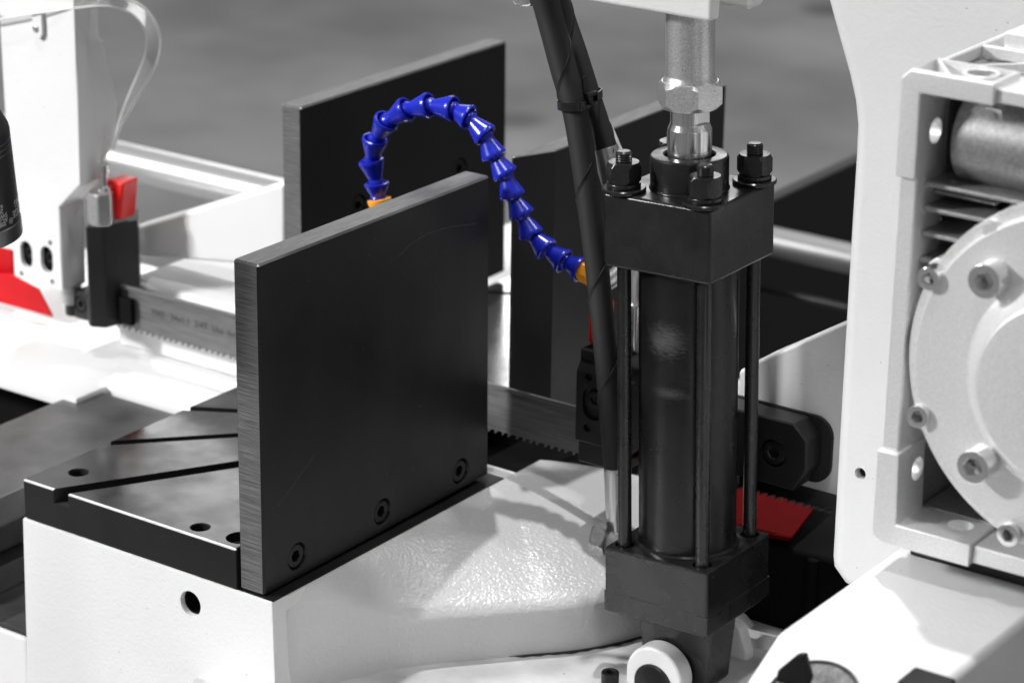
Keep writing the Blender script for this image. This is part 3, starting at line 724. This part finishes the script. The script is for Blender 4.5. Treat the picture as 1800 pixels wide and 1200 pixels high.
# clevis bracket below
cv = thing('clevis_bracket', 'white clevis bracket with round pin holding the foot of the hydraulic cylinder', 'bracket', (.175, .17, -.12))
pinc = V((.1719, .147, -.0572))
def lug(y0_, y1_, r):
    pts = []
    for k in range(25): an = -.12 + (PI + .24) * k / 24; pts.append((pinc.x + r * math.cos(an), pinc.z + r * math.sin(an)))
    pts += [(pinc.x - r, -.14), (pinc.x + r + .001, -.14)]
    return prism(pts, 'Y', y0_, y1_, .0022, 3)
part('lug', lug(.147, .1608, .0192), WHITE, cv)
part('lug', lug(.1895, .2030, .0192), WHITE, cv)
part('pin', lathe([(.0124, -.06), (.0124, .0010), (.0116, .0020), (.0045, .0020), (.0008, .0014)], 48, frame((pinc.x, .147, pinc.z - .0035), (0, -1, 0))), mat('worn_black_pin', .03, .35, .6, speck=[(160, .22, .45, .10)], mottle=(60, .4)), cv)
wp = [atY(x, y, .212) for x, y in ((1245, 1075), (1284, 1085), (1300, 1105), (1312, 1150), (1312, 1230), (1240, 1230))]
part('web', prism([(p.x, p.z) for p in wp], 'Y', .212, .222, .0025, 2), WHITE, cv)
wp = [atY(x, y, .245) for x, y in ((1290, 1085), (1340, 1150), (1375, 1230), (1290, 1230))]
part('web', prism([(p.x, p.z) for p in wp], 'Y', .245, .2585, .0025, 2), WHITE, cv)
sb = thing('socket_screw', 'black socket head screw standing on the white base left of the clevis', 'screw', (.1627, .1195, -.06))
part('head', shcs(frame((.1569, .1240, -.0480), (0, 0, 1)), .0052, .013, .0048, .004), BLACKSTEEL, sb)
part('washer', lathe([(.0085, 0), (.0085, .0012), (.0052, .0014)], 28, Matrix.Translation((.1569, .1240, -.0645))), BLACKSTEEL, sb)
# ------------------------------------------------------------------ hydraulic hoses with sleeves
def hose(name, label, pts, r, ferr, wraps, twist):
    t = thing(name, label, 'hose', pts[-1], 'black hydraulic hoses')
    sp = spline(pts, 14); part('sleeve', tube(sp, r, 24), HOSE, t)
    R = r if callable(r) else (lambda u: r)
    # overlap edge of the spiral wrap: a thin raised lip winding round the hose
    n = len(sp); lip = []
    P = [V(p) for p in sp]; acc = 0
    u = (P[1] - P[0]).normalized().orthogonal().normalized()
    for i in range(n):
        tt_ = (P[min(i + 1, n - 1)] - P[max(i - 1, 0)]).normalized(); u = (u - tt_ * u.dot(tt_)).normalized(); v = tt_.cross(u)
        if i: acc += (P[i] - P[i - 1]).length
        lip.append((P[i], u.copy(), v, acc, R(i / (n - 1))))
    q = bmesh.new(); pr = None; tot = acc
    fine = []
    for i in range(len(lip) - 1):
        for s in np.linspace(0, 1, 6, endpoint=False):
            s = float(s); A, B = lip[i], lip[i + 1]
            fine.append((A[0].lerp(B[0], s), A[1].lerp(B[1], s).normalized(), A[2].lerp(B[2], s).normalized(), A[3] * (1 - s) + B[3] * s, A[4] * (1 - s) + B[4] * s))
    for c, uu, vv, d, rad in fine:
        an = twist + d / wraps * 2 * PI; row = []
        for da, h in ((-.30, 0.0), (-.10, .00025), (0., .00055), (.02, .0)):
            aa = an + da; row.append(q.verts.new(c + (uu * math.cos(aa) + vv * math.sin(aa)) * (rad + h)))
        if pr:
            for k in range(3): q.faces.new((pr[k], row[k], row[k + 1], pr[k + 1]))
        pr = row
    part('wrap_edge', q, HOSE, t)
    return t, sp
P1 = [V((.057, .158, .385)), atY(947, -40, .165)] + [atY(x, y, .17) for x, y in ((969, 40), (990, 120), (1012, 200), (1028, 300), (1041, 400), (1055, 520), (1066, 640), (1074, 740), (1081, 830))]
h1, s1p = hose('hydraulic_hose', 'longer black sleeved hydraulic hose running down to the base of the cylinder', P1, lambda u: .0080 - .0016 * u, None, .060, .5)
fe = [atY(1081, 822, .17), atY(1084, 905, .17)]
part('ferrule', lathe([(.0058, 0), (.0066, -.0008), (.0068, .0006), (.0066, .0016), (.0064, .030), (.0058, .0318), (.0044, .032)], 32, frame(fe[0], fe[1] - fe[0])), STEEL, h1)
e1 = fe[0] + (fe[1] - fe[0]).normalized() * .03
part('neck', cyl(e1, e1 + V((.0015, 0, -.016)), .0042, 24), STEEL, h1)
bz = atY(1073, 950, .166)
part('banjo', lathe([(.0085, -.005), (.0098, -.0035), (.0098, .0035), (.0085, .005)], 32, frame(e1 + V((.0015, 0, -.018)), (1, .15, 0))), STEEL, h1)
part('banjo_nut', hexprism(frame(atY(1068, 948, .166), (-1, -.25, .05)), .0190, .0085, .0008), STEEL, h1)
P2 = [V((.065, .18, .40)), atY(968, -45, .182)] + [atY(x, y, .19) for x, y in ((988, 30), (1010, 95), (1032, 165), (1050, 220), (1066, 272))]
h2, s2p = hose('hydraulic_hose', 'shorter black sleeved hydraulic hose ending in a steel ferrule at the cylinder head', P2, .0074, None, .075, 2.5)
part('ferrule', lathe([(.0070, 0), (.0079, -.0008), (.0080, .0006), (.0077, .0016), (.0075, .034), (.006, .036)], 32, frame(atY(1063, 262, .19), atY(1092, 360, .19) - atY(1063, 262, .19))), STEEL, h2)
# zip tie round both hoses
zt = thing('zip_tie', 'black cable tie holding the two hydraulic hoses together', 'cable tie', atY(1015, 180, .17))
c1 = atY(1008, 183, .17); c2 = atY(1032, 165, .19)
def tie():
    z_ = V((.09, .0, -1)).normalized(); d = (c2 - c1); d = d - z_ * d.dot(z_); d.normalize(); n_ = z_.cross(d); q = bmesh.new(); pr = None; pts = []
    for k in range(20): an = PI / 2 + PI * k / 19; pts.append(c1 + (d * math.cos(an) + n_ * math.sin(an)) * .0083)
    for k in range(20): an = -PI / 2 + PI * k / 19; pts.append(c2 + (d * math.cos(an) + n_ * math.sin(an)) * .0081)
    pts.append(pts[0])
    ctr = (c1 + c2) / 2
    for p in pts:
        o_ = (p - ctr); o_ = (o_ - z_ * o_.dot(z_)).normalized()
        row = [q.verts.new(p + z_ * s + o_ * h) for s, h in ((-.0024, 0), (-.0024, .0010), (.0024, .0010), (.0024, 0))]
        if pr:
            for k in range(4): q.faces.new((pr[k], row[k], row[(k + 1) % 4], pr[(k + 1) % 4]))
        pr = row
    return q
TIEM = mat('black_nylon', .010, .25, spec=.6)
part('band', tie(), TIEM, zt, smooth=50)
hd = atY(1036, 172, .175)
hm = frame(hd, CR * .75 - CF * .55 + V((0, 0, -.1)), (0, 0, 1))
part('head', cut(box(-.0036, .0036, -.0034, .0034, -.004, .004, .0006, 1), [box(-.0016, .0016, -.0022, .0022, .0015, .006)]), TIEM, zt, mw=hm)
link('tail', mesh('tail', box(-.0002, .0090, -.0021, .0021, -.0030, -.0018, .0003, 1)), TIEM, zt, hm @ Matrix.Translation((.003, 0, 0)))
# pale coolant tube behind hoses
wt = thing('coolant_tube', 'thin pale translucent coolant tube behind the black hydraulic hoses', 'tube', (.09, .23, .15))
part('tube', tube(spline([atY(990, -40, .23), atY(992, 0, .23), atY(1003, 70, .23), atY(1030, 150, .23), atY(1064, 215, .23), atY(1082, 255, .23), V((.0905, .235, .205)), V((.0905, .244, .147))], 12), .0028, 16), mat('milky_tube', .7, .3, spec=.6), wt)

# ------------------------------------------------------------------ lift bracket on top
lb = thing('lift_bracket', 'white cast lift bracket on the rod coupling at the top edge', 'bracket', (.15, .17, .33))
part('front_lug', box(.07, atY(1252, 35, .149).x, .1475, .1575, atY(1240, 37, .149).z, .41, .0025, 3), WHITE, lb)
part('rear_lug', box(.13, .1865, .1990, .215, .3315, .41, .003, 3), WHITE, lb)
tw = atY(945, 0, .2)
part('hose_fitting', lathe([(.0075, 0), (.0085, .002), (.0085, .02)], 28, Matrix.Translation((atY(926, 6, .17).x, .17, atY(926, 6, .17).z))), SCREW, lb)

# ------------------------------------------------------------------ white frame column and gusset
fc = thing('frame_column', 'tall white textured saw frame column behind the aluminium gearbox', 'column', (.3, .2, .0))
YC = .17
cpts = [atY(x, y, YC) for x, y in ((1430, -80), (1447, 0), (1466, 70), (1484, 134), (1494, 180), (1498, 222), (1496, 270), (1488, 400), (1478, 570), (1467, 760), (1455, 980), (1457, 1000), (1478, 1030), (1510, 1050))]
poly = [(p.x, p.z) for p in cpts] + [(.50, cpts[-1].z), (.50, cpts[0].z + .02)]
colm = prism(poly, 'Y', YC, .30, 0)
es = [e for e in colm.edges if all(abs(v.co.y - YC) < 1e-6 for v in e.verts)]
bmesh.ops.bevel(colm, geom=es, offset=.009, segments=6, affect='EDGES', profile=.5)
hl = atY(1512, 832, YC)
colm = cut(colm, [cyl((hl.x, .16, hl.z), (hl.x, .185, hl.z), .0034, 24)])
part('column', colm, WHITE, fc, smooth=50)
part('set_screw', shcs(frame((hl.x + .0004, .1745, hl.z), (0, -1, 0)), .0031, .004, .0024, .002), BLACKSTEEL, fc)
gs = [atY(x, y, .2455) for x, y in ((1298, 652), (1335, 633), (1400, 605), (1462, 578), (1500, 562), (1500, 900), (1462, 889), (1400, 871), (1330, 851), (1298, 843))]
part('gusset', prism([(p.x, p.z) for p in gs], 'Y', .2455, .268, .0022, 3), WHITE, fc)
# chip tray, lower guard
ct = thing('chip_tray', 'red painted chip tray under the blade right of the cylinder', 'tray', (.17, .27, 0))
REDSHADE = mat('shaded_red_paint', (.11, .0003, .0005), .55, spec=.03, bump=[(300, .1, .0004)], mottle=(30, .2))  # red paint darkened for the shade under the guide bar
T = [(.120, .325, .0060), (.1860, .325, .0060), (.1945, .2640, -.0030), (.120, .2580, -.0030)]
part('pan', hull([V(p) + V((0, 0, dz)) for p in T for dz in (0, -.002)], .0004, 1), REDSHADE, ct)
part('front_lip', hull([(.172, .2590, -.0032), (.1940, .2630, -.0032), (.172, .2590, -.0062), (.1930, .2630, -.0056), (.172, .2600, -.0032), (.1940, .2640, -.0032)], 0), REDSHADE, ct)
lw_ = thing('lower_guard', 'dark lower blade guard box below the red tray', 'guard', (.25, .3, -.06))
part('box', box(.150, .34, .262, .36, -.14, -.0100, .004, 3), DARK, lw_)
part('front_rib', cyl((.212, .2600, -.06), (.212, .2600, -.012), .0035, 16), DARK, lw_)

# ------------------------------------------------------------------ gearbox
gx = thing('gearbox', 'cast aluminium gearbox with ribs, bolt holes and a round bolted cover at right', 'gearbox', (.46, .1, .117))
YF = .05
X0, X1, Z0, Z1 = .3585, .560, .1185, .3560
def slabbox(*a, **k): return box(*a, **k)
# corner pads stand proud of the frame
part('corner_pad', cut(prism([(X0 - .0015, .3045), (X0 - .0015, .3525), (X0 + .003, Z1 + .001), (.4045, Z1 + .001), (.4045, .3465), (.3675, .3465), (.3675, .3045)], 'Y', YF - .003, YF + .026, .0011, 2),
     [cyl((.35, .066, .3245), (.375, .066, .3245), .0062, 32), cyl((.392, .066, .34), (.392, .066, .37), .0066, 32), box(.3618, .4020, YF + .0005, YF + .0232, Z1 - .0065, Z1 + .01)]), ALU, gx)
part('bolt_boss', lathe([(.0066, Z1 - .0085), (.0088, Z1 - .0068), (.0088, Z1 + .0006), (.0084, Z1 + .0010), (.0070, Z1 + .0010), (.0066, Z1 + .0006)], 40, Matrix.Translation((.3905, .0625, 0)), cap=False), ALU, gx)
part('rib', hull([(x + dx, y, z) for x, y in ((.3625, .0728), (.3790, .0508)) for dx in (0, .0022) for z in (Z1 - .0066, Z1 + .0004)]), ALU, gx)
part('corner_pad', cut(prism([(X0 - .0015, .1655), (X0 - .0015, .1205), (X0 + .004, Z0 - .0015), (.4102, Z0 - .0015), (.4102, .1288), (.3700, .1288), (.3690, .1655)], 'Y', YF - .003, YF + .026, .0011, 2),
     [cyl((.35, .068, .1515), (.375, .068, .1515), .0060, 32), cyl((.3955, .066, .11), (.3955, .066, .14), .0066, 32)]), ALU, gx)
CX, CZ = .4575, .2204
side = cut(box(X0, .3672, YF, YF + .027, .1640, .3060, .0008, 1), [cyl((CX, .0, CZ), (CX, .2, CZ), .0912, 96)])
part('wall', side, ALU, gx)
part('wall', box(.4048, X1, YF, YF + .027, .3475, Z1 - .0015, .0008, 1), ALU, gx)
part('wall', box(.4105, X1, YF, YF + .027, Z0, .1275, .0008, 1), ALU, gx)
part('wall', box(X0 + .0005, X1, .122, .155, Z0 + .0005, Z1 - .008, .0015, 2), ALUSHADE, gx)
part('wall', box(X0 + .0005, X0 + .0090, YF + .0275, .1215, Z0 + .0005, Z1 - .008, .0008, 1), ALUSHADE, gx)
part('wall', box(X0 + .0095, X1, YF + .0275, .1215, Z0 + .0005, Z0 + .010, .0008, 1), ALUSHADE, gx)
part('wall', box(X0 + .0095, X1, YF + .0275, .1215, Z1 - .0120, Z1 - .0082, .0008, 1), ALUSHADE, gx)
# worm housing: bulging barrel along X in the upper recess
part('worm_housing', cyl((.3775, .083, .3210), (X1 - .01, .083, .3210), .0225, 48, .002), ALUSHADE, gx)
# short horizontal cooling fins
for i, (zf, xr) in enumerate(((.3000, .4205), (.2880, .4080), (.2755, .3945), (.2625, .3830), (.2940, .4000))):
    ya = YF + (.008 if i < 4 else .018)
    part('fin', prism([(.3674, zf - .0011), (xr, zf - .0011), (xr, zf + .0011), (.3674, zf + .0011)], 'Y', ya, YF + .060, .0008, 2), ALUSHADE, gx)
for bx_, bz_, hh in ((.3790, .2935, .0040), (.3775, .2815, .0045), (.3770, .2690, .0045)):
    part('boss', box(bx_, bx_ + .011, YF + .040, .1215, bz_ - hh, bz_ + hh, .0008, 1), ALUSHADE, gx)
# round cover
part('cover_flange', lathe([(.0893, 0), (.0893, .0690), (.0885, .0705), (.060, .0705)], 120, frame((CX, YF + .0715, CZ), (0, -1, 0))), ALU, gx)
cov = lathe([(.0835, 0), (.0835, .0110), (.0822, .0122), (.0560, .0125), (.0535, .0135), (.0450, .0250), (.0430, .0262), (.0100, .0262)], 120, frame((CX, YF + .0080, CZ), (0, -1, 0)))
part('cover', cov, ALU, gx)
part('dowel', cyl((.4080, YF + .025, .2905), (.4080, YF - .004, .2880), .0040, 24, .0006), ALU, gx)
bme = mesh('cover_bolt', shcs(Matrix.Identity(4), .0058, .0085, .0056, .0075, True), 30)
bme2 = mesh('cover_bolt', shcs(Matrix.Identity(4), .0084, .0125, .0082, .0105, True), 30)
def bolt_at(px, py, yy, me):
    p = atY(px, py, yy); return link('cover_bolt', me, SCREW, gx, frame(p, (0, -1, 0), (math.cos(px), 0, math.sin(px)))), p
ears = []
for px, py in ((1631, 491), (1612, 733), (1771, 941)):
    o_, p = bolt_at(px, py, YF - .0078, bme); ears.append(p)
    d = V((p.x - CX, 0, p.z - CZ)).normalized(); s = V((-d.z, 0, d.x))
    c = V((p.x, 0, p.z)); m0 = c - d * .022
    pts = [m0 + s * .016, c + s * .0075, c + d * .0055 + s * .005, c + d * .0075, c + d * .0055 - s * .005, c - s * .0075, m0 - s * .016]
    part('cover_ear', prism([(v.x, v.z) for v in pts], 'Y', YF + .0048, YF + .0285, .0012, 2), ALU, gx)
for px, py in ((1729, 496), (1709, 822)): bolt_at(px, py, YF - .0165, bme2)
# top: lattice of ribs with a boss
zt0 = Z1 - .0075
for nm, bmx in (('rib', box(X0 + .0012, X0 + .0040, YF + .0262, .150, zt0, Z1 - .0012, .0006, 1)),
                ('rib', box(X0 + .0042, X1, YF + .0230, YF + .0262, zt0, Z1 - .0012, .0006, 1)),
                ('rib', box(.4050, .4085, YF + .0264, .150, zt0, Z1 + .0005, .0006, 1)),
                ('rib', box(X0 + .0042, X1, .120, .123, zt0, Z1 - .0012, .0006, 1)),
                ('rib', box(.4087, X1, .095, .0975, zt0, Z1 - .0015, .0006, 1)),
                ('rib', hull([(X0 + .006, YF + .028, z) for z in (zt0, Z1 - .003)] + [(X0 + .009, YF + .028, z) for z in (zt0, Z1 - .003)] + [(.4010, .118, z) for z in (zt0, Z1 - .003)] + [(.4040, .118, z) for z in (zt0, Z1 - .003)]))):
    part(nm, bmx, ALU, gx)
part('boss', box(.372, .40, .124, .152, zt0, Z1 + .006, .001, 2), ALU, gx)
gk = thing('gearbox_gasket', 'dark gasket strip between the aluminium gearbox and the white housing', 'gasket', (.46, .09, .102))
part('strip', box(X0 + .006, X1, YF + .026, .155, .1006, .1180, .001), BLACKMATT, gk)

# ------------------------------------------------------------------ white housing in the lower right
wh = thing('drive_housing', 'white textured housing with a round plug below the gearbox in the lower right corner', 'housing', (.4, .03, -.05))
hp = [(.1000, .1005), (-.0388, .1005), (-.0700, .0850), (-.0780, .0400), (-.0780, -.08), (.16, -.08), (.16, .1005)]
hb = prism([(y, z) for y, z in hp], 'X', .3545, .4440, .0045, 4)
nrm = V((0, -.0155, .0312)).normalized(); fc_c = V((.3920, -.0560, .0922))
part('casing', hb, WHITE, wh, smooth=40)
rd = ray(1428, 1228); fcen = CP + rd * ((V((0, -.0544, .09275)) - CP).dot(nrm) / rd.dot(nrm))
pm = frame(fcen + nrm * .0002, nrm, (1, 0, 0))
part('plug', lathe([(.0225, -.002), (.0225, .0010), (.0212, .0016), (.0205, .0006), (.0010, .0006)], 64, pm), mat('dark_steel_plug', .12, .4, .6, mottle=(200, .4), bump=[(500, .3, .0004)]), wh)
tb_ = [atY(x, y, -.062) for x, y in ((1366, 1205), (1369, 1176), (1403, 1148), (1417, 1147), (1428, 1190), (1420, 1210))]
tab = prism([(p.x, p.z) for p in tb_], 'Y', -.0640, -.0600, .0010, 2)
part('tab', tab, BLACKSTEEL, wh)
sq = atY(1634, 1196, -.058)
part('square_stud', box(sq.x - .0105, sq.x + .0105, -.070, -.052, .085, sq.z + .002, .0012, 2), BLACKSTEEL, wh)
bpy.context.view_layer.update()
